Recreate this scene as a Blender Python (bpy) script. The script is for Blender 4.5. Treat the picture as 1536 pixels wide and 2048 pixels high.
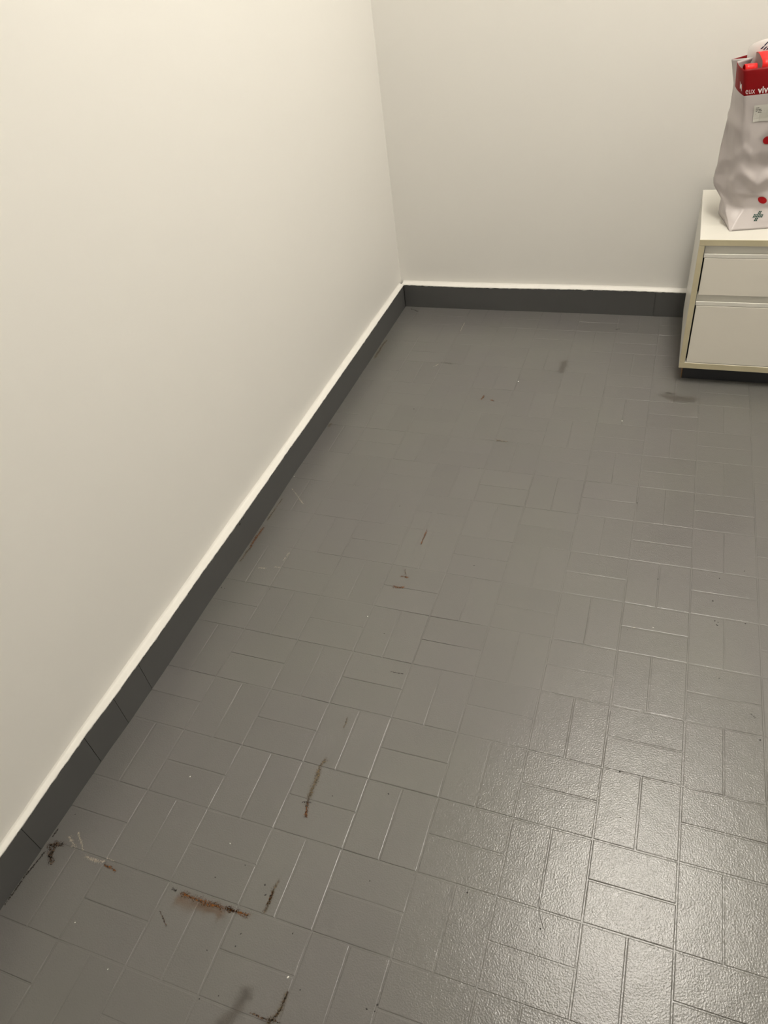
import bpy, bmesh, math, random
from mathutils import Vector, Matrix, noise

# ------------------------------------------------------------------ scene reset
for o in list(bpy.data.objects):
    bpy.data.objects.remove(o, do_unlink=True)
scene = bpy.context.scene
col = scene.collection
U = 0.15                       # one 15 cm paving block

# ------------------------------------------------------------------ camera
CAM_F, CAM_ROT = 1442.557, (0.85199277, 0.11971738, 0.33275868)
CAM_LOC = Vector((1.9058364, -5.353369, 9.2402595)) * U
cd = bpy.data.cameras.new('camera')
cd.sensor_fit = 'VERTICAL'
cd.sensor_height = 36.0
cd.sensor_width = 27.0
cd.lens = CAM_F / 2048.0 * 36.0
cd.clip_start = 0.02
cam = bpy.data.objects.new('camera', cd)
cam.location = CAM_LOC
cam.rotation_euler = CAM_ROT
col.objects.link(cam)
scene.camera = cam
CAM_M = Matrix.Translation(CAM_LOC) @ __import__('mathutils').Euler(CAM_ROT).to_matrix().to_4x4()
CAM_I = CAM_M.inverted()


def project(P):
    d = CAM_I @ Vector(P)
    if d.z > -0.05:
        return None
    return (768 + CAM_F * d.x / -d.z, 1024 - CAM_F * d.y / -d.z)


# ------------------------------------------------------------------ world, exposure, lamp constants
w = bpy.data.worlds.new('world')
scene.world = w
w.use_nodes = True
w.node_tree.nodes['Background'].inputs[0].default_value = (1.0, 0.93, 0.82, 1)
w.node_tree.nodes['Background'].inputs[1].default_value = 0.02
scene.view_settings.view_transform = 'Standard'
scene.view_settings.look = 'None'
scene.view_settings.gamma = 1.0
scene.view_settings.use_curve_mapping = False
scene.view_settings.exposure = 0.0
LAMP_COL = (1.0, 0.945, 0.845)
LAMP_STRENGTH = 42.0
LAMP_C = (0.56, 0.92)          # centre of the ceiling lamp
LAMP_SIZE = (0.26, 1.30)       # across, along

# ------------------------------------------------------------------ room constants
XL, XR, YB, YF, ZC = -5.05 * U, 10.4 * U, 13.12 * U, -11.5 * U, 3.00


# ------------------------------------------------------------------ helpers
def srgb(r, g, b):
    f = lambda c: ((c / 255 + 0.055) / 1.055) ** 2.4 if c > 10 else c / 255 / 12.92
    return (f(r), f(g), f(b), 1.0)


def new_mat(name):
    m = bpy.data.materials.new(name)
    m.use_nodes = True
    nt = m.node_tree
    return m, nt, nt.nodes['Principled BSDF']


def lnk(nt, a, b):
    nt.links.new(a, b)


def plain(name, colour, rough=0.5, spec=0.5, var=0.04, vscale=6.0, bump=0.0, bscale=200.0, coat=0.0):
    """painted / laminate surface: colour with slight tonal drift and optional fine relief"""
    m, nt, bs = new_mat(name)
    bs.inputs['Roughness'].default_value = rough
    bs.inputs['Specular IOR Level'].default_value = spec
    bs.inputs['Coat Weight'].default_value = coat
    geo = nt.nodes.new('ShaderNodeNewGeometry')
    n = nt.nodes.new('ShaderNodeTexNoise')
    n.inputs['Scale'].default_value = vscale
    n.inputs['Detail'].default_value = 4
    lnk(nt, geo.outputs['Position'], n.inputs['Vector'])
    mr = nt.nodes.new('ShaderNodeMapRange')
    mr.inputs['To Min'].default_value = 1 - var
    mr.inputs['To Max'].default_value = 1 + var
    lnk(nt, n.outputs['Fac'], mr.inputs['Value'])
    mx = nt.nodes.new('ShaderNodeMix')
    mx.data_type = 'RGBA'
    mx.blend_type = 'MULTIPLY'
    mx.inputs[0].default_value = 1.0
    mx.inputs[6].default_value = colour
    lnk(nt, mr.outputs[0], mx.inputs[7])
    lnk(nt, mx.outputs[2], bs.inputs['Base Color'])
    if bump > 0:
        n2 = nt.nodes.new('ShaderNodeTexNoise')
        n2.inputs['Scale'].default_value = bscale
        n2.inputs['Detail'].default_value = 3
        lnk(nt, geo.outputs['Position'], n2.inputs['Vector'])
        b = nt.nodes.new('ShaderNodeBump')
        b.inputs['Strength'].default_value = bump
        b.inputs['Distance'].default_value = 0.002
        lnk(nt, n2.outputs['Fac'], b.inputs['Height'])
        lnk(nt, b.outputs[0], bs.inputs['Normal'])
    return m


def tag(o, label=None, cat=None, group=None, kind=None):
    if label: o['label'] = label
    if cat: o['category'] = cat
    if group: o['group'] = group
    if kind: o['kind'] = kind
    return o


def mesh_obj(name, verts, faces, mat, parent=None, smooth=False, mats=None, midx=None):
    me = bpy.data.meshes.new(name)
    me.from_pydata([tuple(v) for v in verts], [], faces)
    for m in (mats or [mat]):
        me.materials.append(m)
    if midx:
        for p, i in zip(me.polygons, midx):
            p.material_index = i
    if smooth:
        for p in me.polygons:
            p.use_smooth = True
    me.update()
    o = bpy.data.objects.new(name, me)
    col.objects.link(o)
    if parent is not None:
        o.parent = parent
    return o


def empty(name, loc=(0, 0, 0)):
    o = bpy.data.objects.new(name, None)
    o.empty_display_size = 0.05
    o.location = loc
    col.objects.link(o)
    return o


def bm_obj(name, bm, mat, parent=None, smooth=False):
    me = bpy.data.meshes.new(name)
    bm.to_mesh(me)
    bm.free()
    me.materials.append(mat)
    if smooth:
        for p in me.polygons:
            p.use_smooth = True
    o = bpy.data.objects.new(name, me)
    col.objects.link(o)
    if parent is not None:
        o.parent = parent
    return o


def box_bm(lo, hi, bevel=0.0, seg=2):
    bm = bmesh.new()
    bmesh.ops.create_cube(bm, size=1.0)
    lo, hi = Vector(lo), Vector(hi)
    for v in bm.verts:
        v.co = Vector(((v.co.x + .5) * (hi.x - lo.x) + lo.x, (v.co.y + .5) * (hi.y - lo.y) + lo.y, (v.co.z + .5) * (hi.z - lo.z) + lo.z))
    if bevel > 0:
        bmesh.ops.bevel(bm, geom=list(bm.edges), offset=bevel, segments=seg, affect='EDGES', profile=0.5)
    return bm


def box(name, lo, hi, mat, parent=None, bevel=0.0, origin=(0, 0, 0), seg=2):
    lo = Vector(lo) - Vector(origin)
    hi = Vector(hi) - Vector(origin)
    return bm_obj(name, box_bm(lo, hi, bevel, seg), mat, parent)


def extrude_x(name, prof, x0, x1, mat, parent=None, origin=(0, 0, 0)):
    """closed (y,z) profile swept along x"""
    n = len(prof)
    ox, oy, oz = origin
    vs = [(x0 - ox, y - oy, z - oz) for y, z in prof] + [(x1 - ox, y - oy, z - oz) for y, z in prof]
    fs = [(i, (i + 1) % n, n + (i + 1) % n, n + i) for i in range(n)]
    fs += [tuple(range(n))[::-1], tuple(range(n, 2 * n))]
    o = mesh_obj(name, vs, fs, mat, parent)
    bm = bmesh.new(); bm.from_mesh(o.data)
    bmesh.ops.recalc_face_normals(bm, faces=bm.faces)
    bm.to_mesh(o.data); bm.free()
    return o


# ------------------------------------------------------------------ materials
M_WALL = plain('wall_paint', (0.84, 0.825, 0.79, 1), rough=0.55, spec=0.35, var=0.012, vscale=1.5, bump=0.05, bscale=60)
M_CEIL = plain('ceiling_paint', (0.85, 0.84, 0.81, 1), rough=0.8, spec=0.2, var=0.01)
M_CAULK = plain('white_bead_paint', (0.86, 0.84, 0.80, 1), rough=0.5, spec=0.4, var=0.03, vscale=60, bump=0.25, bscale=150)
M_SKIRT = plain('skirting_paint', (0.094, 0.094, 0.093, 1), rough=0.45, spec=0.35, var=0.06, vscale=9, bump=0.06, bscale=90)


def floor_paint():
    m, nt, bs = new_mat('grey_floor_paint')
    geo = nt.nodes.new('ShaderNodeNewGeometry')
    info = nt.nodes.new('ShaderNodeObjectInfo')
    n = nt.nodes.new('ShaderNodeTexNoise')
    n.inputs['Scale'].default_value = 2.3
    n.inputs['Detail'].default_value = 5
    lnk(nt, geo.outputs['Position'], n.inputs['Vector'])
    ramp = nt.nodes.new('ShaderNodeValToRGB')
    ramp.color_ramp.elements[0].position = 0.38
    ramp.color_ramp.elements[0].color = (0.144, 0.138, 0.135, 1)
    ramp.color_ramp.elements[1].position = 0.62
    ramp.color_ramp.elements[1].color = (0.148, 0.145, 0.135, 1)
    lnk(nt, n.outputs['Fac'], ramp.inputs[0])
    mr = nt.nodes.new('ShaderNodeMapRange')
    mr.inputs['To Min'].default_value = 0.975
    mr.inputs['To Max'].default_value = 1.025
    lnk(nt, info.outputs['Random'], mr.inputs['Value'])
    mx = nt.nodes.new('ShaderNodeMix')
    mx.data_type = 'RGBA'; mx.blend_type = 'MULTIPLY'
    mx.inputs[0].default_value = 1.0
    lnk(nt, ramp.outputs[0], mx.inputs[6])
    lnk(nt, mr.outputs[0], mx.inputs[7])
    lnk(nt, mx.outputs[2], bs.inputs['Base Color'])
    # gloss drifts a little from place to place
    n3 = nt.nodes.new('ShaderNodeTexNoise')
    n3.inputs['Scale'].default_value = 7
    n3.inputs['Detail'].default_value = 3
    lnk(nt, geo.outputs['Position'], n3.inputs['Vector'])
    mr3 = nt.nodes.new('ShaderNodeMapRange')
    mr3.inputs['To Min'].default_value = 0.225
    mr3.inputs['To Max'].default_value = 0.262
    lnk(nt, n3.outputs['Fac'], mr3.inputs['Value'])
    lnk(nt, mr3.outputs[0], bs.inputs['Roughness'])
    bs.inputs['Specular IOR Level'].default_value = 0.72
    # orange peel of the rolled paint + slow waviness
    a = nt.nodes.new('ShaderNodeTexNoise')
    a.inputs['Scale'].default_value = 330
    a.inputs['Detail'].default_value = 2
    lnk(nt, geo.outputs['Position'], a.inputs['Vector'])
    b = nt.nodes.new('ShaderNodeTexNoise')
    b.inputs['Scale'].default_value = 28
    b.inputs['Detail'].default_value = 2
    lnk(nt, geo.outputs['Position'], b.inputs['Vector'])
    b1 = nt.nodes.new('ShaderNodeBump')
    b1.inputs['Strength'].default_value = 0.8
    b1.inputs['Distance'].default_value = 0.0006
    lnk(nt, a.outputs['Fac'], b1.inputs['Height'])
    b2 = nt.nodes.new('ShaderNodeBump')
    b2.inputs['Strength'].default_value = 0.25
    b2.inputs['Distance'].default_value = 0.002
    lnk(nt, b.outputs['Fac'], b2.inputs['Height'])
    lnk(nt, b1.outputs[0], b2.inputs['Normal'])
    lnk(nt, b2.outputs[0], bs.inputs['Normal'])
    return m


M_FLOOR = floor_paint()

M_LAM = plain('white_laminate', (0.72, 0.70, 0.64, 1), rough=0.38, spec=0.45, var=0.01)
M_LAMF = plain('drawer_laminate', (0.84, 0.80, 0.72, 1), rough=0.45, spec=0.4, var=0.012)
M_BAND = plain('ivory_edge_band', (0.60, 0.54, 0.37, 1), rough=0.5, spec=0.4, var=0.08, vscale=25)
M_RAIL = plain('grip_rail', (0.82, 0.80, 0.74, 1), rough=0.35, spec=0.5, var=0.02)
M_DARK = plain('plinth_black', (0.025, 0.026, 0.03, 1), rough=0.5, spec=0.4)
M_WORN = plain('worn_chipboard', (0.20, 0.11, 0.05, 1), rough=0.8, spec=0.2, var=0.3, vscale=150)
M_INSIDE_SHADE = plain('cabinet_inside_shade', (0.035, 0.033, 0.03, 1), rough=0.7, spec=0.2)  # near-black: shade of the drawer gaps put into the colour

M_BAGW = plain('white_bag_paper', (0.52, 0.475, 0.468, 1), rough=0.38, spec=0.5, var=0.02)
M_BAGR = plain('red_bag_print', (0.21, 0.001, 0.003, 1), rough=0.5, spec=0.2, var=0.02)
M_RIBBON = plain('red_ribbon', (0.72, 0.008, 0.008, 1), rough=0.38, spec=0.4, var=0.06, vscale=40)
M_DOT = plain('red_dot_print', (0.36, 0.003, 0.006, 1), rough=0.5, spec=0.3, var=0.0)
M_TEXT = plain('pale_print', (0.78, 0.70, 0.70, 1), rough=0.5, spec=0.3, var=0.0)
M_STICK = plain('sticker_paper', (0.60, 0.59, 0.545, 1), rough=0.6, spec=0.2, var=0.0)
M_INK = plain('grey_ink', (0.06, 0.06, 0.06, 1), rough=0.6, spec=0.2, var=0.0)
M_GREEN = plain('green_print', (0.006, 0.055, 0.038, 1), rough=0.5, spec=0.3, var=0.0)
M_NAVY = plain('navy_print', (0.012, 0.015, 0.04, 1), rough=0.4, spec=0.3, var=0.0)
M_PINK = plain('pink_pack', (0.75, 0.42, 0.36, 1), rough=0.5, spec=0.3, var=0.02)


def stain_mat(name, c1, c2, scale, lo, hi, amax, rough, amp=1.5):
    """dirt / rust mark lying in the paint: ragged edge from noise, fades with the 'd' attribute"""
    m, nt, bs = new_mat(name)
    geo = nt.nodes.new('ShaderNodeNewGeometry')
    n = nt.nodes.new('ShaderNodeTexNoise')
    n.inputs['Scale'].default_value = scale
    n.inputs['Detail'].default_value = 5
    n.inputs['Roughness'].default_value = 0.65
    lnk(nt, geo.outputs['Position'], n.inputs['Vector'])
    at = nt.nodes.new('ShaderNodeAttribute')
    at.attribute_name = 'd'
    s1 = nt.nodes.new('ShaderNodeMath'); s1.operation = 'SUBTRACT'
    lnk(nt, n.outputs['Fac'], s1.inputs[0]); s1.inputs[1].default_value = 0.5
    s2 = nt.nodes.new('ShaderNodeMath'); s2.operation = 'MULTIPLY_ADD'
    lnk(nt, s1.outputs[0], s2.inputs[0]); s2.inputs[1].default_value = amp * 1.6
    inv = nt.nodes.new('ShaderNodeMath'); inv.operation = 'SUBTRACT'
    inv.inputs[0].default_value = 1.0
    lnk(nt, at.outputs['Fac'], inv.inputs[1])
    lnk(nt, inv.outputs[0], s2.inputs[2])
    # nothing at the very rim
    edge = nt.nodes.new('ShaderNodeMapRange')
    edge.inputs['From Min'].default_value = 0.0
    edge.inputs['From Max'].default_value = 0.25
    lnk(nt, inv.outputs[0], edge.inputs['Value'])
    mr = nt.nodes.new('ShaderNodeMapRange')
    mr.interpolation_type = 'SMOOTHSTEP'
    mr.inputs['From Min'].default_value = lo
    mr.inputs['From Max'].default_value = hi
    mr.inputs['To Max'].default_value = amax
    lnk(nt, s2.outputs[0], mr.inputs['Value'])
    al = nt.nodes.new('ShaderNodeMath'); al.operation = 'MULTIPLY'
    lnk(nt, mr.outputs[0], al.inputs[0]); lnk(nt, edge.outputs[0], al.inputs[1])
    n2 = nt.nodes.new('ShaderNodeTexNoise')
    n2.inputs['Scale'].default_value = scale * 0.7
    n2.inputs['Detail'].default_value = 3
    lnk(nt, geo.outputs['Position'], n2.inputs['Vector'])
    rp = nt.nodes.new('ShaderNodeValToRGB')
    rp.color_ramp.elements[0].position = 0.4
    rp.color_ramp.elements[0].color = c1
    rp.color_ramp.elements[1].position = 0.62
    rp.color_ramp.elements[1].color = c2
    lnk(nt, n2.outputs['Fac'], rp.inputs[0])
    lnk(nt, rp.outputs[0], bs.inputs['Base Color'])
    bs.inputs['Roughness'].default_value = rough
    bs.inputs['Specular IOR Level'].default_value = 0.3
    lnk(nt, al.outputs[0], bs.inputs['Alpha'])
    return m


S_RUST = stain_mat('rust_stain', srgb(62, 36, 16), srgb(128, 82, 36), 430, 0.42, 1.05, 0.95, 0.8, 2.1)
S_FAINT = stain_mat('faint_rust_stain', srgb(84, 68, 46), srgb(122, 108, 84), 380, 0.40, 1.05, 0.75, 0.7, 1.7)
S_DIRT = stain_mat('dirt_stain', srgb(30, 22, 18), srgb(110, 88, 70), 420, 0.50, 0.85, 0.9, 0.8, 2.0)
S_SMEAR = stain_mat('dull_smear', srgb(98, 92, 86), srgb(106, 100, 94), 70, 0.15, 1.0, 0.5, 0.5, 0.7)
S_WHITE = stain_mat('chalky_scratch', srgb(190, 180, 168), srgb(160, 148, 138), 420, 0.50, 0.95, 0.6, 0.7, 2.3)
S_DARK = stain_mat('dark_crack', srgb(36, 33, 30), srgb(58, 52, 46), 380, 0.55, 0.95, 0.85, 0.8, 1.9)
S_HALO = stain_mat('rust_halo', srgb(120, 90, 60), srgb(126, 100, 78), 60, 0.2, 1.1, 0.45, 0.6, 0.8)

# ------------------------------------------------------------------ floor
rng = random.Random(7)
NX, NY = 116, 184
verts, faces = [], []
for j in range(NY + 1):
    for i in range(NX + 1):
        x = XL + (XR - XL) * i / NX
        y = YF + (YB - YF) * j / NY
        nz = noise.noise(Vector((x * 4.2, y * 4.2, 3.1))) + 0.6 * noise.noise(Vector((x * 17, y * 17, 9.7)))
        depth = 0.0007 - 0.00095 * nz
        # towards the far corner the joints are almost full of paint
        depth -= 0.00025 * max(0.0, min(1.0, (y - 0.2) / 1.2))
        depth = min(0.0016, max(0.00042, depth))
        verts.append((x, y, -depth))
for j in range(NY):
    for i in range(NX):
        a = j * (NX + 1) + i
        faces.append((a, a + 1, a + NX + 2, a + NX + 1))
floor = mesh_obj('floor', verts, faces, M_FLOOR, smooth=True)
tag(floor, 'grey painted floor of small rectangular tiles in basket weave', 'floor', kind='structure')

GAP = 0.0021


def tile_mesh(lx, ly, seed):
    """flat tile, top at z=0, softened and slightly irregular rim"""
    r = random.Random(seed)
    b = 0.0014
    hx, hy = lx / 2 - GAP / 2, ly / 2 - GAP / 2
    jit = lambda: r.uniform(-0.0004, 0.0004)
    vs, fs = [], []
    rings = [(0.0, -0.004), (0.0, -0.0011), (b * 0.45, -0.0003), (b * 1.3, 0.0)]
    nper = []
    for ins, z in rings:
        ring = []
        for (sx, sy) in ((-1, -1), (1, -1), (1, 1), (-1, 1)):
            ring.append((sx * (hx - ins) + jit(), sy * (hy - ins) + jit(), z))
        # midpoint on each side
        out = []
        for k in range(4):
            p, q = ring[k], ring[(k + 1) % 4]
            out.append(p)
            out.append(((p[0] + q[0]) / 2 + jit() * .6, (p[1] + q[1]) / 2 + jit() * .6, z))
        nper.append(len(vs))
        vs += out
    for a in range(len(rings) - 1):
        for k in range(8):
            k2 = (k + 1) % 8
            fs.append((nper[a] + k, nper[a] + k2, nper[a + 1] + k2, nper[a + 1] + k))
    fs.append(tuple(nper[-1] + k for k in range(8)))
    return vs, fs


def rects():
    out = []
    for i in range(-6, 11):
        for j in range(-13, 14):
            if (i + j) % 2 == 0:      # two tiles lying across
                out += [(i, j, i + 1, j + .5), (i, j + .5, i + 1, j + 1)]
            else:                     # two tiles lying lengthways
                out += [(i, j, i + .5, j + 1), (i + .5, j, i + 1, j + 1)]
    res = []
    for x0, y0, x1, y1 in out:
        x0, x1 = max(x0 * U, XL + .002), min(x1 * U, XR - .002)
        y0, y1 = max(y0 * U, YF + .002), min(y1 * U, YB - .002)
        if x1 - x0 > 0.012 and y1 - y0 > 0.012:
            res.append((x0, y0, x1, y1))
    return res


def shown_area(r):
    x0, y0, x1, y1 = r
    ps = [project((x, y, 0)) for x, y in ((x0, y0), (x1, y0), (x1, y1), (x0, y1))]
    if any(p is None for p in ps):
        return 0
    cx = sum(p[0] for p in ps) / 4
    cy = sum(p[1] for p in ps) / 4
    if not (-20 < cx < 1556 and -20 < cy < 2068):
        if not any(0 < p[0] < 1536 and 0 < p[1] < 2048 for p in ps):
            return 0
    if (x0 + x1) / 2 > 2.6 * U and (y0 + y1) / 2 > 10.2 * U:
        return 0                      # under the cabinet
    if x1 < -4.92 * U or y0 > 12.95 * U:
        return 0
    return abs(sum(ps[k][0] * ps[(k + 1) % 4][1] - ps[(k + 1) % 4][0] * ps[k][1] for k in range(4))) / 2


R = sorted(rects(), key=shown_area, reverse=True)
near = [r for r in R[:300] if shown_area(r) > 0]
rest = R[len(near):]
shared = {}


def tile_tilt(r):
    return (rng.gauss(0, 0.0010), rng.gauss(0, 0.0010), rng.uniform(0.0, 0.0002))


for r in near:
    lx, ly = r[2] - r[0], r[3] - r[1]
    turn = ly > lx
    a, b = (ly, lx) if turn else (lx, ly)
    key = (round(a, 4), round(b, 4), rng.randrange(3))
    if key not in shared:
        vs, fs = tile_mesh(a, b, hash(key) & 0xffff)
        me = bpy.data.meshes.new('floor_tile')
        me.from_pydata(vs, [], fs)
        me.materials.append(M_FLOOR)
        me.update()
        shared[key] = me
    o = bpy.data.objects.new('floor_tile', shared[key])
    tx, ty, tz = tile_tilt(r)
    o.location = ((r[0] + r[2]) / 2, (r[1] + r[3]) / 2, tz)
    o.rotation_euler = (tx, ty, math.pi / 2 if turn else 0)
    o.parent = floor
    col.objects.link(o)
vs_all, fs_all = [], []
for r in rest:
    vs, fs = tile_mesh(r[2] - r[0], r[3] - r[1], rng.randrange(9999))
    tx, ty, tz = tile_tilt(r)
    base = len(vs_all)
    cx, cy = (r[0] + r[2]) / 2, (r[1] + r[3]) / 2
    vs_all += [(v[0] + cx, v[1] + cy, v[2] + tz + v[0] * ty * .5 + v[1] * tx * .5) for v in vs]
    fs_all += [tuple(i + base for i in f) for f in fs]
o = mesh_obj('floor_tile_remainder', vs_all, fs_all, M_FLOOR, floor)
o['kind'] = 'stuff'

# ------------------------------------------------------------------ walls and ceiling
T = 0.10


def wall(name, lo, hi, label, mat=None):
    o = box(name, lo, hi, mat or M_WALL)
    tag(o, label, 'wall', kind='structure')
    return o


wall('wall_left', (XL - T, YF - T, -0.1), (XL, YB + T, ZC), 'smooth off-white painted wall on the left')
wall('wall_back', (XL, YB, -0.1), (XR, YB + T, ZC), 'smooth off-white painted wall at the far end')
wall('wall_right', (XR, YF - T, -0.1), (XR + T, YB + T, ZC), 'off-white painted wall opposite the left wall')
wall('wall_front', (XL, YF - T, -0.1), (XR, YF, ZC), 'off-white painted wall facing the far end')
c = box('ceiling', (XL - T, YF - T, ZC), (XR + T, YB + T, ZC + T), M_CEIL)
tag(c, 'white painted ceiling', 'ceiling', kind='structure')

# ------------------------------------------------------------------ skirting
SK_Y = [-11.5, -3.77, -3.15, -2.48, -1.80, -1.0, 0.0, 1.46, 2.8, 3.6, 5.05, 6.0, 8.4, 12.98]
SK_X = [-4.99, -4.985, -4.974, -4.965, -4.955, -4.925, -4.913, -4.925, -4.906, -4.908, -4.928, -4.918, -4.917, -4.935]
SK_ZY = [-11.5, -3.5, -3.1, -2.5, -1.6, -.5, 1.5, 2.9, 5.1, 8.7, 12.98]
SK_Z = [.645, .640, .645, .665, .676, .676, .662, .668, .648, .660, .650]
BK_X = [-4.94, -3.6, -2.2, -.8, .5, 1.7, 2.5, 10.4]
BK_Y = [12.965, 12.955, 12.96, 12.975, 12.99, 12.992, 12.993, 13.0]


def interp(x, xs, ys):
    if x <= xs[0]: return ys[0]
    for a in range(len(xs) - 1):
        if x <= xs[a + 1]:
            t = (x - xs[a]) / (xs[a + 1] - xs[a])
            t = t * t * (3 - 2 * t)
            return ys[a] + t * (ys[a + 1] - ys[a])
    return ys[-1]


def left_front(y): return interp(y, SK_Y, SK_X)
def left_top(y): return interp(y, SK_ZY, SK_Z)
def back_front(x): return interp(x, BK_X, BK_Y)
def back_top(x): return 0.668 + 0.012 * math.sin(x * .8 + 1)


def skirt_piece(a0, a1, side, parent, dz=0.0, dout=0.0):
    n = max(2, int((a1 - a0) / 0.25) + 1)
    vs, fs = [], []
    b = 0.006
    for k in range(n + 1):
        a = a0 + (a1 - a0) * k / n
        if side == 'left':
            f, zt, bk = left_front(a) + dout, left_top(a) + dz, XL / U - 0.02
            pr = [(bk, -.02), (f, -.02), (f, zt - b), (f - b, zt), (bk, zt)]
            vs += [(p * U, a * U, q * U) for p, q in pr]
        else:
            f, zt, bk = back_front(a) - dout, back_top(a) + dz, YB / U + 0.02
            pr = [(bk, -.02), (f, -.02), (f, zt - b), (f + b, zt), (bk, zt)]
            vs += [(a * U, p * U, q * U) for p, q in pr]
    for k in range(n):
        for e in range(5):
            e2 = (e + 1) % 5
            fs.append((k * 5 + e, k * 5 + e2, (k + 1) * 5 + e2, (k + 1) * 5 + e))
    fs.append(tuple(range(5)))
    fs.append(tuple(n * 5 + e for e in range(5))[::-1])
    o = mesh_obj('skirting_tile', vs, fs, M_SKIRT, parent)
    bm = bmesh.new(); bm.from_mesh(o.data)
    bmesh.ops.recalc_face_normals(bm, faces=bm.faces)
    bm.to_mesh(o.data); bm.free()
    return o


bl = tag(empty('baseboard_left', (0, 0, 0)), 'dark grey painted tile skirting along the left wall', 'baseboard', kind='structure')
J = [-11.5, -9.8, -8.46, -7.12, -5.78, -4.48, -3.143, -1.801, -1.124, -0.476, 12.94]
g = 0.004
for k in range(len(J) - 1):
    skirt_piece(J[k] + g, J[k + 1] - g, 'left', bl, 0, (rng.uniform(-.003, .003)))
bb = tag(empty('baseboard_back', (0, 0, 0)), 'dark grey painted tile skirting along the far wall', 'baseboard', kind='structure')
J = [-4.93, 1.80, 10.38]
for k in range(len(J) - 1):
    skirt_piece(J[k] + g, J[k + 1] - g, 'back', bb)
br = box('baseboard_right', (XR - .016, YF, 0.0003), (XR, YB - .02, .66 * U), M_SKIRT, None, .001)
tag(br, 'dark grey painted skirting along the right wall', 'baseboard', kind='structure')
bf = box('baseboard_front', (XL + .02, YF, 0.0003), (XR - .017, YF + .016, .66 * U), M_SKIRT, None, .001)
tag(bf, 'dark grey painted skirting on the wall facing the far end', 'baseboard', kind='structure')
# backing so the fine joints read dark
box('joint_filler', (XL - .001, YF, -.002), (-5.0 * U, YB, .6 * U), M_SKIRT, bl)
box('joint_filler', (XL, 13.04 * U, -.002), (XR, YB + .001, .6 * U), M_SKIRT, bb)


def bead(name, side, a0, a1, label):
    """white painted caulk ledge over the skirting, concave up to the wall, ragged lower paint edge"""
    n = int((a1 - a0) / 0.03)
    vs, fs = [], []
    for k in range(n + 1):
        a = a0 + (a1 - a0) * k / n
        if side == 'left':
            f, zt, wl, sg = left_front(a), left_top(a), XL / U, 1
            if a > 12.9: f = f
        else:
            f, zt, wl, sg = back_front(a), back_top(a), YB / U, -1
        d = abs(f - wl)
        rag = 0.010 + 0.014 * noise.noise(Vector((a * 9, 1.3, 0))) + 0.010 * noise.noise(Vector((a * 31, 7.3, 0)))
        hw = 0.010 * noise.noise(Vector((a * 1.7, 4, 0)))
        hgt = 0.048 + hw
        pr = [(f + sg * 0.004, zt - 0.012 - max(0, rag)), (f + sg * 0.006, zt - 0.002), (f - sg * 0.012, zt + 0.007),
              (wl + sg * d * .40, zt + 0.012), (wl + sg * d * .20, zt + 0.018), (wl + sg * d * .08, zt + 0.030),
              (wl + sg * d * .03, zt + hgt), (wl - sg * .01, zt + hgt + .02), (wl - sg * .01, zt - .03), (f - sg * .03, zt - .03)]
        m = len(pr)
        if side == 'left':
            vs += [(p * U, a * U, q * U) for p, q in pr]
        else:
            vs += [(a * U, p * U, q * U) for p, q in pr]
    for k in range(n):
        for e in range(m):
            e2 = (e + 1) % m
            fs.append((k * m + e, k * m + e2, (k + 1) * m + e2, (k + 1) * m + e))
    o = mesh_obj(name, vs, fs, M_CAULK, smooth=True)
    bm = bmesh.new(); bm.from_mesh(o.data)
    bmesh.ops.recalc_face_normals(bm, faces=bm.faces)
    bm.to_mesh(o.data); bm.free()
    return tag(o, label, 'trim', kind='structure')


bead('trim_1', 'left', -11.45, 13.0, 'white painted bead on top of the left skirting')
bead('trim_2', 'back', -4.98, 10.35, 'white painted bead on top of the far skirting')


# ------------------------------------------------------------------ ceiling lamp
def ceiling_lamp():
    cx, cy = LAMP_C
    sx, sy = LAMP_SIZE
    root = tag(empty('ceiling_light', (cx, cy, ZC)), 'long white ceiling lamp with a frosted cover', 'lamp')
    box('housing', (-sx / 2 - .012, -sy / 2 - .02, -.03), (sx / 2 + .012, sy / 2 + .02, 0), M_CEIL, root, .004)
    m, nt, bs = new_mat('lamp_diffuser')
    bs.inputs['Base Color'].default_value = (0.8, 0.8, 0.8, 1)
    bs.inputs['Emission Color'].default_value = (*LAMP_COL, 1)
    bs.inputs['Emission Strength'].default_value = LAMP_STRENGTH
    box('diffuser', (-sx / 2, -sy / 2, -.062), (sx / 2, sy / 2, -.03), m, root, .006)
    for s in (-1, 1):
        box('end_cap', (-sx / 2 - .008, s * (sy / 2 + .006) - .007, -.068), (sx / 2 + .008, s * (sy / 2 + .006) + .007, -.001), M_CEIL, root, .003)


ceiling_lamp()


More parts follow.
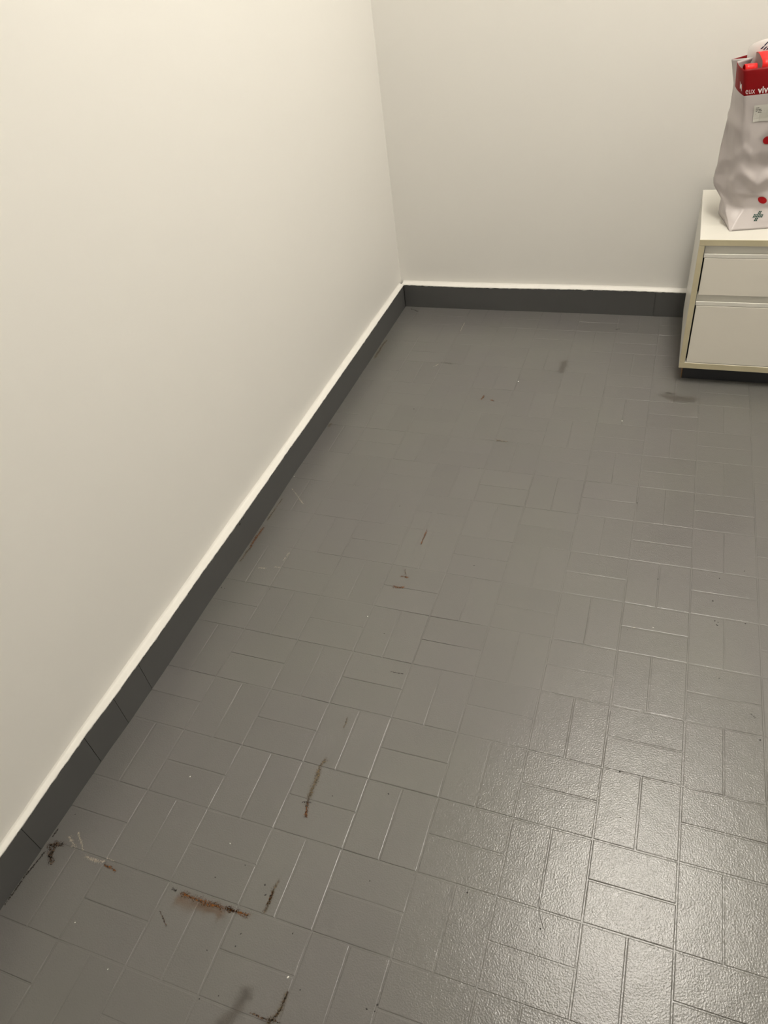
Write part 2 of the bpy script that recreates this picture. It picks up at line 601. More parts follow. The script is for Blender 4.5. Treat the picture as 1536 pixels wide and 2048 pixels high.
# ------------------------------------------------------------------ drawer cabinet
def cabinet():
    x0, x1 = 2.497 * U, 5.30 * U
    yf, yb = 9.85 * U, 12.68 * U
    zb, zb2, zt2, zt = .38 * U, .515 * U, 3.117 * U, 3.24 * U
    ts = .112 * U
    org = ((x0 + x1) / 2, (yf + yb) / 2, 0)
    root = tag(empty('drawer_cabinet', org), 'low white two-drawer cabinet with ivory edges on black plinth', 'cabinet')
    e = 0.0008

    def panel(name, lo, hi):
        p = box(name, lo, hi, M_LAM, root, .0008, org, 1)
        b = box('edge_band', (lo[0] + .0004, lo[1] - .0016, lo[2] + .0003), (hi[0] - .0004, lo[1] + .0004, hi[2] - .0003), M_BAND, p, .0005, org, 1)
        b['label'] = 'ivory edge band'
        return p
    panel('top_panel', (x0, yf, zt2), (x1, yb, zt))
    panel('bottom_panel', (x0, yf, zb), (x1, yb, zb2))
    panel('side_panel', (x0, yf, zb2 + e), (x0 + ts, yb, zt2 - e))
    panel('side_panel', (x1 - ts, yf, zb2 + e), (x1, yb, zt2 - e))
    box('back_panel', (x0 + ts, yb - .012, zb2), (x1 - ts, yb - .004, zt2), M_INSIDE_SHADE, root, 0, org)
    box('inner_shade_sheet', (x0 + ts + .0005, yf + .030, zb2 + .0005), (x1 - ts - .0005, yf + .034, zt2 - .0005), M_INSIDE_SHADE, root, 0, org)  # dark sheet behind the fronts, painted as shade for the gaps

    def drawer(zlo, zfront, zlip, ztop):
        d = bpy.data.objects.new('drawer', None)
        d.empty_display_size = .05
        col.objects.link(d)
        d.parent = root
        a0, a1 = x0 + ts + .0044, x1 - ts - .0044
        f = yf + .0012
        bmo = box('drawer_front', (a0, f, zlo), (a1, f + .018, zfront), M_LAMF, d, .0007, org, 1)
        # grip rail: lip in front, channel behind it, back wall of the recess
        pr = [(f + .0040, zfront + .0017), (f + .0003, zfront + .0017), (f + .0003, zlip - .001), (f + .0012, zlip), (f + .0032, zlip), (f + .0038, zlip - .001),
              (f + .0038, zlip - .005), (f + .005, zlip - .007), (f + .008, zlip - .007), (f + .0095, zlip - .004),
              (f + .0105, zlip + .004), (f + .012, ztop), (f + .024, ztop), (f + .024, zfront + .0017)]
        r = extrude_x('grip_rail', pr, a0 - .0025, a1 + .0025, M_RAIL, d, org)
        r['label'] = 'pale recessed grip rail'
    drawer(.527 * U, 1.851 * U, 1.945 * U, 2.088 * U)
    drawer(2.092 * U, 2.863 * U, 2.949 * U, 3.113 * U)
    pl = box('plinth', (x0 + .0155, yf + .030, .0006), (x1 - .0155, yb - .02, zb - .0002), M_DARK, root, .0006, org, 1)
    pl['label'] = 'black plinth'
    q = box('plinth_end', (x0 + .0130, yf + .030, .0006), (x0 + .0154, yb - .02, zb - .0002), M_WORN, root, .0005, org, 1)
    q['label'] = 'worn brown end of the plinth'
    return zt


CAB_TOP = cabinet()

# ------------------------------------------------------------------ paper bag (block units, base frame on the cabinet)
OX, OY = 3.03, 10.27
AX, AY = (.978, .208), (-.208, .978)
BAG_W = 1.95
TK = [0.0, .13, .24, .50, .84, 1.0]
C_FL = [(3.03, 10.27, 3.245), (3.231, 10.58, 3.583), (3.054, 10.55, 3.861), (2.997, 10.5, 4.639), (2.853, 10.46, 5.582), (2.782, 10.46, 6.0)]
C_SL = [(3.03, 10.27, 3.245), (2.879, 10.75, 3.583), (2.622, 11.02, 3.891), (2.628, 10.95, 4.619), (2.692, 10.82, 5.67), (2.655, 10.86, 6.059)]
C_GL = [(2.93, 10.76, 3.245), (2.87, 11.02, 3.50), (2.69, 11.24, 3.84), (2.69, 11.22, 4.58), (2.75, 11.10, 5.62), (2.918, 11.05, 6.069)]
C_BL = [(2.82, 11.25, 3.245), (2.83, 11.42, 3.45), (2.76, 11.5, 3.76), (2.717, 11.5, 4.52), (2.684, 11.36, 5.60), (2.575, 11.3, 6.011)]


def to_ab(P): 
    dx, dy = P[0] - OX, P[1] - OY
    return (dx * AX[0] + dy * AX[1], dx * AY[0] + dy * AY[1], P[2])


def from_ab(a, b, z):
    return Vector((OX + a * AX[0] + b * AY[0], OY + a * AX[1] + b * AY[1], z))


def mirror(c):
    return [tuple(from_ab(BAG_W - a, b, z)) for a, b, z in (to_ab(P) for P in c)]


C_FR, C_SR, C_GR, C_BR = mirror(C_FL), mirror(C_SL), mirror(C_GL), mirror(C_BL)


def colpt(c, t):
    for k in range(len(TK) - 1):
        if t <= TK[k + 1] + 1e-9:
            f = (t - TK[k]) / (TK[k + 1] - TK[k])
            return Vector(c[k]).lerp(Vector(c[k + 1]), f)
    return Vector(c[-1])


PANELS = [('back', C_BR, C_BL, 22), ('side', C_BL, C_GL, 7), ('side', C_GL, C_SL, 7), ('wrap', C_SL, C_FL, 10),
          ('front', C_FL, C_FR, 40), ('wrap', C_FR, C_SR, 10), ('side', C_SR, C_GR, 7), ('side', C_GR, C_BR, 7)]


def ridge(x, y, x0, y0, x1, y1, wdt):
    """fold ridge running from (x0,y0) to (x1,y1)"""
    dx, dy = x1 - x0, y1 - y0
    L2 = dx * dx + dy * dy
    t = max(0, min(1, ((x - x0) * dx + (y - y0) * dy) / L2))
    d = math.hypot(x - x0 - t * dx, y - y0 - t * dy)
    return max(0, 1 - d / wdt) * math.sin(math.pi * (0.12 + 0.76 * t))


def crumple(P, t, kind):
    k = min(1, t / .10) * (1 - min(1, max(0, (t - .70) / .14)))
    n1 = noise.noise(Vector((P[0] * 1.9, P[1] * 1.9, P[2] * 1.6 + 5)))
    n2 = noise.noise(Vector((P[0] * 4.4 + 3, P[1] * 4.4, P[2] * 3.6)))
    n3 = 1 - abs(noise.noise(Vector((P[0] * 2.6 + 8, P[1] * 2.2, P[2] * 2.3))))
    return k * (0.050 * n1 + 0.030 * n2 + 0.07 * (n3 - .8)) + 0.004 * n2


def panel_pt(pi, s, t):
    kind, A, B, n = PANELS[pi]
    P = colpt(A, t).lerp(colpt(B, t), s)
    a, b, z = to_ab(P)
    # outward direction in the base frame
    nrm = {'back': (0, 1), 'front': (0, -1)}.get(kind)
    if nrm is None:
        left = pi in (1, 2, 3)
        nrm = (-1, 0) if kind == 'side' else (-.8, -.6)
        if not left: nrm = (-nrm[0], nrm[1])
    seam = math.sin(math.pi * min(1, max(0, s)))
    h = crumple(P, t, kind) * min(1, seam * 3)
    if kind == 'front':
        h += 0.10 * seam * math.sin(math.pi * min(1, t * .9)) * (t < 1)
        pu, pv = a, z
        h += 0.085 * ridge(pu, pv, .05, 4.32, .42, 3.98, .12) + .085 * ridge(pu, pv, .42, 3.98, .62, 4.3, .11)
        h += 0.04 * ridge(pu, pv, .02, 4.75, .20, 4.50, .07) + .05 * ridge(pu, pv, .75, 4.05, 1.2, 4.5, .14) + .05 * ridge(pu, pv, 1.1, 4.0, 1.7, 4.25, .12)
        h += 0.045 * ridge(pu, pv, .06, 3.90, .60, 3.80, .05)
        h -= 0.07 * ridge(pu, pv, .35, 4.38, .9, 4.22, .2)
        z += 0.03 * seam * t
    if kind == 'back':
        h += 0.10 * seam * math.sin(math.pi * t)
        z += 0.14 * seam * max(0, t - .7) / .3
    if kind == 'wrap':
        h += 0.035 * seam * t
    a += nrm[0] * h
    b += nrm[1] * h
    return from_ab(a, b, max(z, 3.243))


def make_bag():
    root_loc = from_ab(BAG_W / 2, .6, 3.242) * U
    root = tag(empty('paper_bag', root_loc), 'white carrier bag with red printed band standing on the white cabinet', 'bag')
    NT = 76
    vs, fs, mi = [], [], []
    cols = []
    for pi, (kind, A, B, n) in enumerate(PANELS):
        for k in range(n):
            cols.append((pi, k / n))
    NCOL = len(cols)
    for j in range(NT + 1):
        t = j / NT
        for pi, s in cols:
            vs.append(panel_pt(pi, s, t) * U - root_loc)
    for j in range(NT):
        tm = (j + .5) / NT
        for k in range(NCOL):
            k2 = (k + 1) % NCOL
            fs.append((j * NCOL + k, j * NCOL + k2, (j + 1) * NCOL + k2, (j + 1) * NCOL + k))
            kind = PANELS[cols[k][0]][0]
            mi.append(1 if (tm > .84 and kind != 'side') else 0)
    # base
    c0 = len(vs)
    vs.append(from_ab(BAG_W / 2, .6, 3.2445) * U - root_loc)
    for k in range(NCOL):
        fs.append((c0, (k + 1) % NCOL, k))
        mi.append(0)
    o = mesh_obj('bag_body', vs, fs, None, root, True, [M_BAGW, M_BAGR], mi)
    md = o.modifiers.new('thickness', 'SOLIDIFY')
    md.thickness = 0.0006
    md.offset = -1
    o['label'] = 'white paper body with red band'

    def surf(pi, s, t, off=0.0012):
        e = .004
        P = panel_pt(pi, s, t)
        nr = (panel_pt(pi, s + e, t) - panel_pt(pi, s - e, t)).cross(panel_pt(pi, s, min(1, t + e)) - panel_pt(pi, s, t - e))
        nr.normalize()
        return P * U + nr * off - root_loc

    HT = 2.69

    def decal(name, shape_vs, shape_fs, pi, s0, t0, mat, label=None, off=.0012, parent=None):
        """flat print: local (x,y) block units laid onto panel pi around (s0,t0)"""
        wlen = (colpt(PANELS[pi][1], t0) - colpt(PANELS[pi][2], t0)).length
        v2 = [surf(pi, s0 + x / wlen, t0 + y / HT, off) for x, y in shape_vs]
        d = mesh_obj(name, v2, shape_fs, mat, parent or root)
        if label: d['label'] = label
        return d

    def text_shape(body, size, bold=0.0, shear=0.0):
        cu = bpy.data.curves.new('lettering', 'FONT')
        cu.body = body
        cu.size = size
        cu.offset = bold
        cu.resolution_u = 3
        cu.shear = shear
        to = bpy.data.objects.new('lettering', cu)
        col.objects.link(to)
        dg = bpy.context.evaluated_depsgraph_get()
        me = bpy.data.meshes.new_from_object(to.evaluated_get(dg))
        bm = bmesh.new(); bm.from_mesh(me)
        bmesh.ops.triangulate(bm, faces=bm.faces)
        bmesh.ops.subdivide_edges(bm, edges=[e for e in bm.edges if e.calc_length() > size * .25], cuts=1)
        bmesh.ops.triangulate(bm, faces=bm.faces)
        out = [(v.co.x, v.co.y) for v in bm.verts], [tuple(v.index for v in f.verts) for f in bm.faces]
        bm.verts.ensure_lookup_table()
        bm.free()
        bpy.data.objects.remove(to, do_unlink=True)
        bpy.data.meshes.remove(me)
        return out

    def disc(r, n=20, ry=None):
        return [(0, 0)] + [(r * math.cos(6.2832 * k / n), (ry or r) * math.sin(6.2832 * k / n)) for k in range(n)], \
               [(0, 1 + k, 1 + (k + 1) % n) for k in range(n)]

    return root, decal, text_shape, disc, surf, root_loc


BAG, decal, text_shape, disc, bag_surf, BAG_LOC = make_bag()


def bag_print():
    # red band lettering
    def word(body, size, s0, t0, pi=4, xs=1.0, bold=0.0, dy=0.0):
        vs, fs = text_shape(body, size, bold)
        vs = [(x * xs, y + dy * x) for x, y in vs]
        decal('printed_lettering', vs, fs, pi, s0, t0, M_TEXT, 'pale lettering on the red band')
    word('M', .17, .66, .874, pi=3, xs=.55, bold=.002, dy=-.25)
    word('eux', .155, .008, .853, xs=.70, bold=-.002, dy=-.03)
    word('vivre', .160, .100, .849, xs=.92, bold=.003)
    # address sticker
    vs, fs = [], []
    n = 6
    for j in range(n + 1):
        for i in range(n + 1):
            vs.append((.62 * i / n - .012 * (1 - j / n), .27 * j / n))
    for j in range(n):
        for i in range(n):
            a = j * (n + 1) + i
            fs.append((a, a + 1, a + n + 2, a + n + 1))
    st = decal('address_sticker', vs, fs, 4, .080, .680, M_STICK, 'small white paper sticker', off=.0014)
    lv, lf = [], []
    r = random.Random(3)
    for k, words in enumerate([(.052,), (.03, .04), (.045, .022, .05), (.03, .025, .04), (.04,)]):
        x = .03
        y = .222 - k * .026
        for wd in words:
            xx = x
            while xx < x + wd:                      # broken strokes too small to read
                cw = r.uniform(.005, .009)
                b = len(lv)
                h = r.uniform(.009, .013)
                lv += [(xx, y), (xx + cw, y), (xx + cw, y + h), (xx, y + h)]
                lf.append((b, b + 1, b + 2, b + 3))
                xx += cw + .0022
            x += wd + .010
    decal('tiny_print', lv, lf, 4, .080, .680, M_INK, off=.0018)
    # red dots
    for s0, t0 in ((.212, .562), (.240, .185), (.60, .30), (.66, .56), (.47, .42)):
        vs, fs = disc(.074, 22, .068)
        decal('red_dot', vs, fs, 4, s0, t0, M_DOT)
    # green cross of small dots, leaning
    vs, fs = [], []
    cells = [(c, rr) for rr in (2, 3) for c in range(6)] + [(c, rr) for rr in (0, 1, 4, 5) for c in (2, 3)]
    for c, rr in cells:
        dv, df = disc(.0132, 8)
        b = len(vs)
        x = (c - 2.5) * .030 + (rr - 2.5) * .005
        y = (rr - 2.5) * .027 - (c - 2.5) * .001
        vs += [(x + p, y + q) for p, q in dv]
        fs += [tuple(i + b for i in f) for f in df]
    decal('dotted_cross', vs, fs, 4, .217, .079, M_GREEN, 'green cross made of small dots')


bag_print()


def ribbon(name, path, width_dir, width, mat, parent, org, label=None, thick=.0009):
    """flat strap: smooth path (block units) swept with a constant width vector"""
    pts = []
    P = [Vector(p) for p in path]
    for k in range(len(P) - 1):
        p0, p1, p2, p3 = P[max(0, k - 1)], P[k], P[k + 1], P[min(len(P) - 1, k + 2)]
        for i in range(6):
            t = i / 6
            pts.append(.5 * ((2 * p1) + (-p0 + p2) * t + (2 * p0 - 5 * p1 + 4 * p2 - p3) * t * t + (-p0 + 3 * p1 - 3 * p2 + p3) * t ** 3))
    pts.append(P[-1])
    wd = Vector(width_dir).normalized() * width
    vs, fs = [], []
    for p in pts:
        for f in (-.5, -.17, .17, .5):
            vs.append((p + wd * f) * U - org)
    for k in range(len(pts) - 1):
        for e in range(3):
            fs.append((k * 4 + e, k * 4 + e + 1, (k + 1) * 4 + e + 1, (k + 1) * 4 + e))
    o = mesh_obj(name, vs, fs, mat, parent, True)
    md = o.modifiers.new('thickness', 'SOLIDIFY')
    md.thickness = thick
    if label: o['label'] = label
    return o


def ab(a, b, z):
    return tuple(from_ab(a, b, z))


# front strap folded back over the opening, its short curled end, and the back strap
ribbon('strap', [ab(.24, .33, 5.45), ab(.24, .31, 5.88), ab(.24, .34, 6.07), ab(.24, .50, 6.13), ab(.24, .74, 6.16), ab(.25, .92, 6.06), ab(.26, .96, 5.70)],
       (AX[0], AX[1], 0), .27, M_RIBBON, BAG, BAG_LOC, 'bright red folded strap')
ribbon('strap', [ab(-.08, .28, 5.70), ab(-.08, .27, 5.93), ab(-.08, .30, 6.04), ab(-.08, .39, 6.06), ab(-.08, .46, 6.00), ab(-.07, .48, 5.88)],
       (AX[0], AX[1], 0), .20, M_RIBBON, BAG, BAG_LOC, 'short curled end of the red strap')
ribbon('strap', [ab(1.55, .33, 5.45), ab(1.55, .31, 5.88), ab(1.55, .34, 6.07), ab(1.55, .50, 6.13), ab(1.55, .74, 6.14), ab(1.54, .94, 5.8)],
       (AX[0], AX[1], 0), .27, M_RIBBON, BAG, BAG_LOC, 'bright red folded strap')


def pouch():
    m, nt, bs = new_mat('clear_plastic')
    bs.inputs['Base Color'].default_value = (0.80, 0.78, 0.76, 1)
    bs.inputs['Roughness'].default_value = 0.18
    bs.inputs['Specular IOR Level'].default_value = 0.6
    bs.inputs['Alpha'].default_value = 0.62
    base = Vector((3.50, 11.16, 5.13))
    org = base * U
    root = tag(empty('plastic_pouch', org), 'clear plastic pouch with dark stripes sticking out of the white bag', 'pouch')
    W, H, D = .70, 1.24, .17

    def pt(u, v, side):
        # u across -1..1, v up 0..1
        yy = v
        top = 1.0
        if yy > .80:
            q = (yy - .80) / .20
            top = math.sqrt(max(0, 1 - q ** 2.4)) * .45 + .55 * (1 - q ** 5) if q < 1 else 0
        hw = W * (0.86 + .14 * yy) * top
        th = D * (1 - abs(u) ** 2.4) * math.sin(math.pi * min(1, max(0, .02 + yy * .98))) ** .45
        wr = .018 * noise.noise(Vector((u * 3, yy * 7, side * 3.0)))
        return Vector((u * hw, side * (th + wr * (1 - abs(u)) + .002), yy * H))
    n, mrow = 18, 26
    for side, nm in ((-1, 'front_film'), (1, 'back_film')):
        vs = [pt(-1 + 2 * i / n, j / mrow, side) * U for j in range(mrow + 1) for i in range(n + 1)]
        fs = [(j * (n + 1) + i, j * (n + 1) + i + 1, (j + 1) * (n + 1) + i + 1, (j + 1) * (n + 1) + i) for j in range(mrow) for i in range(n)]
        mesh_obj(nm, vs, fs, m, root, True)
    # slanted dark stripes in an arc near the top
    for k in range(16):
        u0 = -.70 + k * .072
        hh = .026 + .030 * math.sin(math.pi * min(1, (k + 1.2) / 6))
        zc = .915 - .035 * abs(u0 + .1)
        quad = [(u0 - .10 * hh * 8 * .5, zc - hh), (u0 + .042 - .10 * hh * 8 * .5, zc - hh), (u0 + .042 + .10 * hh * 8 * .5, zc + hh), (u0 + .10 * hh * 8 * .5, zc + hh)]
        vs = [(pt(a, b, -1) + Vector((0, -.006, 0))) * U for a, b in quad]
        vs2 = [v + Vector((0, .0004, 0)) for v in vs]
        mesh_obj('stripe', vs + vs2, [(0, 1, 2, 3), (7, 6, 5, 4), (0, 4, 5, 1), (1, 5, 6, 2), (2, 6, 7, 3), (3, 7, 4, 0)], M_NAVY, root)
    box('pink_insert', (-.33 * U, -.03 * U, .05 * U), (.5 * U, .03 * U, 1.02 * U), M_PINK, root, .002)


pouch()

# ------------------------------------------------------------------ marks on the floor
MARK_Z = 0.00055


def mark(name, path, wd, mat, ends=0.9, z=MARK_Z):
    """ragged mark lying on the paint: ribbon along a path, attribute d = distance from its spine"""
    P = [Vector((x, y, 0)) for x, y in path]
    if len(P) == 1:
        P = [P[0] - Vector((wd * .3, 0, 0)), P[0] + Vector((wd * .3, 0, 0))]
    d0 = (P[0] - P[1]).normalized()
    d1 = (P[-1] - P[-2]).normalized()
    P = [P[0] + d0 * wd * ends] + P + [P[-1] + d1 * wd * ends]
    pts = []
    for k in range(len(P) - 1):
        for i in range(4):
            pts.append(P[k].lerp(P[k + 1], i / 4))
    pts.append(P[-1])
    n = len(pts)
    vs, fs, dv = [], [], []
    K = 6
    o0 = P[len(P) // 2]
    for k, p in enumerate(pts):
        a, b = pts[max(0, k - 1)], pts[min(n - 1, k + 1)]
        t = (b - a).normalized()
        nr = Vector((-t.y, t.x, 0))
        e = min(k, n - 1 - k) / 4
        endf = max(0, 1 - e)
        for q in range(K + 1):
            f = -1 + 2 * q / K
            wv = wd * (.78 + .60 * noise.noise(Vector((p.x * 95, p.y * 95, f * .8 + 2))))
            vs.append(p + nr * wv * f + nr * wd * .16 * noise.noise(Vector((p.x * 60, p.y * 60, 8))) - o0)
            dv.append(min(1, math.hypot(abs(f), endf)))
    for k in range(n - 1):
        for q in range(K):
            a = k * (K + 1) + q
            fs.append((a, a + 1, a + K + 2, a + K + 1))
    o = mesh_obj(name, vs, fs, mat, floor)
    o.location = (o0.x, o0.y, z)
    at = o.data.attributes.new('d', 'FLOAT', 'POINT')
    at.data.foreach_set('value', dv)
    return o


RUST = [
    ([(-.4368, -.4604), (-.4300, -.4610)], .0060, S_DARK), ([(-.4150, -.4622), (-.3773, -.4633), (-.3428, -.463), (-.3014, -.4606), (-.2750, -.4596)], .0105, S_RUST),
    ([(-.3180, -.4612), (-.3000, -.4606)], .0085, S_RUST),
    ([(-.5957, -.4603), (-.5827, -.4615), (-.5689, -.4624)], .0065, S_RUST), ([(-.2452, -.2598), (-.2509, -.2443), (-.2549, -.2301)], .0075, S_RUST),
    ([(-.2551, -.2323), (-.2561, -.2093), (-.2559, -.1831), (-.2597, -.1527), (-.2559, -.1338)], .0130, S_FAINT), ([(-.264, -.2326), (-.2475, -.2291)], .0050, S_DARK),
    ([(-.2475, -.4454), (-.2467, -.4282), (-.2469, -.4127), (-.2473, -.4008), (-.2456, -.3891)], .0085, S_FAINT), ([(-.2470, -.4300), (-.2470, -.4100)], .0060, S_RUST),
    ([(-.2466, .5436), (-.2465, .5724), (-.2478, .6014)], .0065, S_RUST), ([(-.2685, .3756), (-.2552, .3732), (-.2442, .3775)], .0085, S_RUST),
    ([(-.2629, .4136), (-.2448, .4139)], .0065, S_RUST), ([(-.2597, .4387), (-.2533, .4232)], .0055, S_FAINT), ([(-.2449, -.0499), (-.2452, -.037), (-.2461, -.0255)], .0050, S_FAINT),
    ([(-.2492, 1.2787), (-.2457, 1.3016)], .0085, S_RUST), ([(-.2144, 1.2806), (-.2062, 1.2755)], .0070, S_RUST), ([(-.1451, 1.0523), (-.1304, 1.0521), (-.1143, 1.0521)], .0085, S_FAINT),
    ([(-.7255, .4245), (-.7265, .4582), (-.7265, .4842), (-.7250, .5109)], .0100, S_RUST), ([(-.7284, .3705), (-.7273, .3993), (-.7258, .4245)], .0070, S_FAINT),
    ([(-.7273, .5463), (-.7272, .5877), (-.7254, .6449)], .0070, S_FAINT), ([(-.7270, 1.5051), (-.7275, 1.5677), (-.7275, 1.6283), (-.7250, 1.645)], .0110, S_FAINT),
    ([(-.7300, 1.0388), (-.7265, 1.0519)], .0110, S_FAINT), ([(-.4134, -.473), (-.3691, -.4736), (-.3275, -.4711)], .0240, S_HALO),
]
for path, wd, mt in RUST:
    mark('rust_mark', path, wd, mt, z=MARK_Z + (0.0002 if mt is not S_HALO else 0))
DIRT = [
    ([(-.7346, -.4584), (-.7235, -.4531), (-.7096, -.4512)], .0130, S_DIRT), ([(-.727, -.4615), (-.7195, -.477), (-.7077, -.4868)], .0120, S_DIRT),
    ([(-.7221, -.4548), (-.7174, -.4702), (-.7158, -.48)], .0100, S_DIRT), ([(-.1655, -.6), (-.1548, -.5835), (-.152, -.5678), (-.1533, -.5531)], .0120, S_FAINT),
    ([(-.1640, -.600), (-.1530, -.575), (-.1525, -.548)], .0040, S_DIRT), ([(-.2000, -.5946), (-.1817, -.5956), (-.1463, -.5918)], .0040, S_DIRT),
    ([(-.2385, -.6229), (-.2235, -.5976), (-.2213, -.5704)], .0220, S_SMEAR), ([(-.4584, 1.5046), (-.4367, 1.5037), (-.414, 1.4991)], .0110, S_SMEAR),
    ([(.3475, 1.3878), (.3759, 1.3768), (.4247, 1.3809)], .0400, S_SMEAR), ([(.3496, 1.4066), (.3714, 1.4066)], .0120, S_SMEAR), ([(-.0118, 1.5008), (-.0101, 1.5359), (-.0055, 1.5649)], .0260, S_SMEAR),
    ([(-.7450, -.5798), (-.7440, -.5574), (-.7440, -.5411), (-.7430, -.5188)], .0060, S_DARK), ([(-.7420, -.5196), (-.7400, -.5007), (-.7380, -.4903), (-.7360, -.4742)], .0060, S_DARK),
    ([(-.7400, -.4411), (-.7400, -.427)], .0050, S_DARK), ([(-.1907, .1161), (-.1749, .1171), (-.1615, .1176)], .0040, S_DARK), ([(.1465, 1.8276), (.157, 1.8327)], .0070, S_DARK),
    ([(-.7094, 1.9236), (-.6718, 1.9037)], .0070, S_DARK), ([(.5839, .1915), (.5766, .1994)], .0022, S_DARK), ([(-.7109, -.4495), (-.7098, -.446)], .0040, S_DARK),
    ([(-.7151, -.4539), (-.7082, -.4529)], .0040, S_DARK), ([(-.4397, -.5018), (-.4242, -.5124), (-.4139, -.5199)], .0030, S_DIRT),
]
for path, wd, mt in DIRT:
    mark('dirt_mark', path, wd, mt, z=MARK_Z + .0001)
WHITE = [
    ([(-.6913, -.4205), (-.6754, -.433), (-.6585, -.447)], .0060), ([(-.7048, -.4329), (-.6867, -.4447), (-.6799, -.4469)], .0090), ([(-.6457, -.4556), (-.6338, -.4583), (-.6205, -.4564), (-.6039, -.4557)], .0100),
    ([(-.6066, .4018), (-.6029, .431)], .0060), ([(-.6621, .3579), (-.6443, .3598)], .0060), ([(-.4472, 1.754), (-.448, 1.822)], .0050), ([(-.6007, -.4467), (-.583, -.4476)], .0035),
    ([(-.4768, 1.4728), (-.4658, 1.4889)], .0060), ([(-.6186, .3714), (-.6037, .3727)], .0040), ([(-.7153, .6965), (-.6922, .6763), (-.6504, .6364)], .0050), ([(.3322, .3775), (.3236, .3723)], .0030),
]
for path, wd in WHITE:
    mark('scratch_mark', path, wd, S_WHITE, z=MARK_Z + .0002)

# paint ridge over an old crack
SEAM = [(-.245, .7161), (-.247, .6752), (-.2491, .631), (-.2516, .5796), (-.2536, .5381), (-.2556, .4977)]
vs, fs = [], []
for k in range(41):
    f = k / 40 * 5
    i = min(4, int(f))
    p = Vector((*SEAM[i], 0)).lerp(Vector((*SEAM[i + 1], 0)), f - i)
    h = .0011 * math.sin(math.pi * k / 40) ** .5 * (.7 + .3 * noise.noise(Vector((k * .4, 0, 0))))
    for dx, z in ((-.0075, -.0004), (-.003, h * .8), (0, h), (.004, h * .7), (.009, -.0004)):
        vs.append((p.x + dx + .0012 * noise.noise(Vector((k * .3, 2, 0))), p.y, z + .0001))
for k in range(40):
    for e in range(4):
        fs.append((k * 5 + e, k * 5 + e + 1, (k + 1) * 5 + e + 1, (k + 1) * 5 + e))
mesh_obj('paint_ridge', vs, fs, M_FLOOR, floor, True)

# grit and paint specks, too small to count
DOTS = [(-.526, -.247, 1), (-.371, -.351, 1), (-.303, .263, 1), (-.147, 1.411, 1), (-.368, -.417, 0), (-.273, -.512, 0), (-.079, -.339, 0), (-.1, -.169, 0), (-.21, -.204, 0), (-.168, .901, 0), (.301, .828, 0), (.316, .366, 0), (.512, .436, 0), (.571, .618, 0), (.514, .58, 0), (.57, .446, 0), (.51, .427, 0), (.099, -.308, 0), (-.273, -.491, 0), (-.182, -.463, 0), (-.467, 1.186, 0), (.515, .275, 0), (.334, 0, 0), (.373, .546, 0), (-.596, .292, 0), (-.732, .267, 0), (-.722, .266, 0), (-.724, -.389, 0), (-.133, -.539, 0), (-.015, -.531, 0), (-.001, -.53, 0), (0, -.52, 0), (-.244, .221, 0), (.505, .439, 0), (.344, -.095, 0), (-.295, -.603, 0), (-.265, -.589, 0), (.234, -.33, 0), (-.588, -.566, 1), (-.161, -.528, 1), (-.479, -.613, 1), (.5, .501, 0), (-.268, -.402, 0), (-.259, -.418, 0), (-.322, -.38, 0), (-.32, -.533, 0), (.224, 1.222, 1), (-.735, .756, 1), (-.084, .494, 0), (-.355, .685, 0), (.592, .141, 0), (.372, .387, 1)]
M_SPECKW = plain('white_speck', (.75, .74, .70, 1), rough=.7, var=.05)
M_SPECKD = plain('dark_grit', (.03, .028, .026, 1), rough=.8, var=.2)
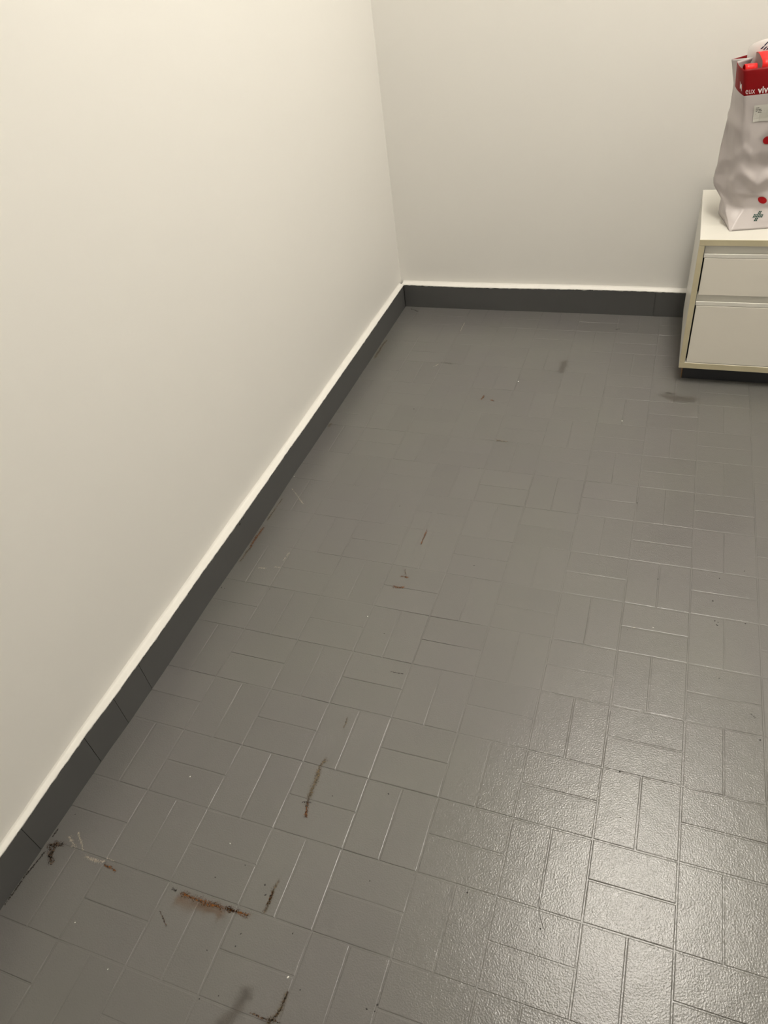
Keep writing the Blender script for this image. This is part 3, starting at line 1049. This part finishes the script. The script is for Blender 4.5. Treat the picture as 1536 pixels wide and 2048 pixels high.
for which, nm, mt in ((1, 'white_speck', M_SPECKW), (0, 'dark_grit', M_SPECKD)):
    vs, fs = [], []
    r = random.Random(11 + which)
    for x, y, k in DOTS:
        if k != which: continue
        rad = r.uniform(.0010, .0019) * (1 + max(0, y) * .35)
        el = r.uniform(.7, 1.5)
        th = r.uniform(0, 3.1)
        b = len(vs)
        vs.append((x, y, .0012))
        for q in range(7):
            a = 6.2832 * q / 7
            px, py = rad * el * math.cos(a), rad / el * math.sin(a)
            vs.append((x + px * math.cos(th) - py * math.sin(th), y + px * math.sin(th) + py * math.cos(th), .0002))
        fs += [(b, b + 1 + q, b + 1 + (q + 1) % 7) for q in range(7)]
    o = mesh_obj(nm, vs, fs, mt, floor)
    o['kind'] = 'stuff'

# chips of missing paint near the skirting's top edge
for y, z, r0 in ((3.02, .600, .008), (2.86, .585, .013), (2.95, .63, .006)):
    x = left_front(y) + .002
    vs = [(x * U, (y + r0 * 2.2 * math.cos(a) * (1 + .3 * math.sin(3 * a))) * U, (z + r0 * 1.6 * math.sin(a)) * U) for a in [6.2832 * k / 9 for k in range(9)]]
    vs2 = [(v[0] + .0003, v[1], v[2]) for v in vs]
    mesh_obj('paint_chip', vs + vs2, [tuple(range(9, 18))] + [(k, (k + 1) % 9, 9 + (k + 1) % 9, 9 + k) for k in range(9)], M_SPECKD, bl)


# a single hair
def hair():
    P = [Vector((.2238, -.2799, .001)), Vector((.2259, -.2966, .001)), Vector((.2316, -.3144, .001)), Vector((.2422, -.3311, .001))]
    org = P[1].copy()
    vs, fs = [], []
    pts = []
    for k in range(3):
        p0, p1, p2, p3 = P[max(0, k - 1)], P[k], P[k + 1], P[min(3, k + 2)]
        for i in range(8):
            t = i / 8
            pts.append(.5 * ((2 * p1) + (-p0 + p2) * t + (2 * p0 - 5 * p1 + 4 * p2 - p3) * t * t + (-p0 + 3 * p1 - 3 * p2 + p3) * t ** 3))
    pts.append(P[-1])
    for k, p in enumerate(pts):
        t = (pts[min(k + 1, len(pts) - 1)] - pts[max(0, k - 1)]).normalized()
        nr = Vector((-t.y, t.x, 0))
        for q in range(4):
            a = math.pi / 2 * q
            vs.append(p + nr * .00032 * math.cos(a) + Vector((0, 0, .00032 * math.sin(a))) - org)
    for k in range(len(pts) - 1):
        for q in range(4):
            fs.append((k * 4 + q, k * 4 + (q + 1) % 4, (k + 1) * 4 + (q + 1) % 4, (k + 1) * 4 + q))
    o = mesh_obj('hair_strand', vs, fs, plain('hair', (.06, .045, .035, 1), rough=.5))
    o.location = org
    tag(o, 'thin dark curved hair lying on the grey tiles beside the shiny patch', 'hair')


hair()
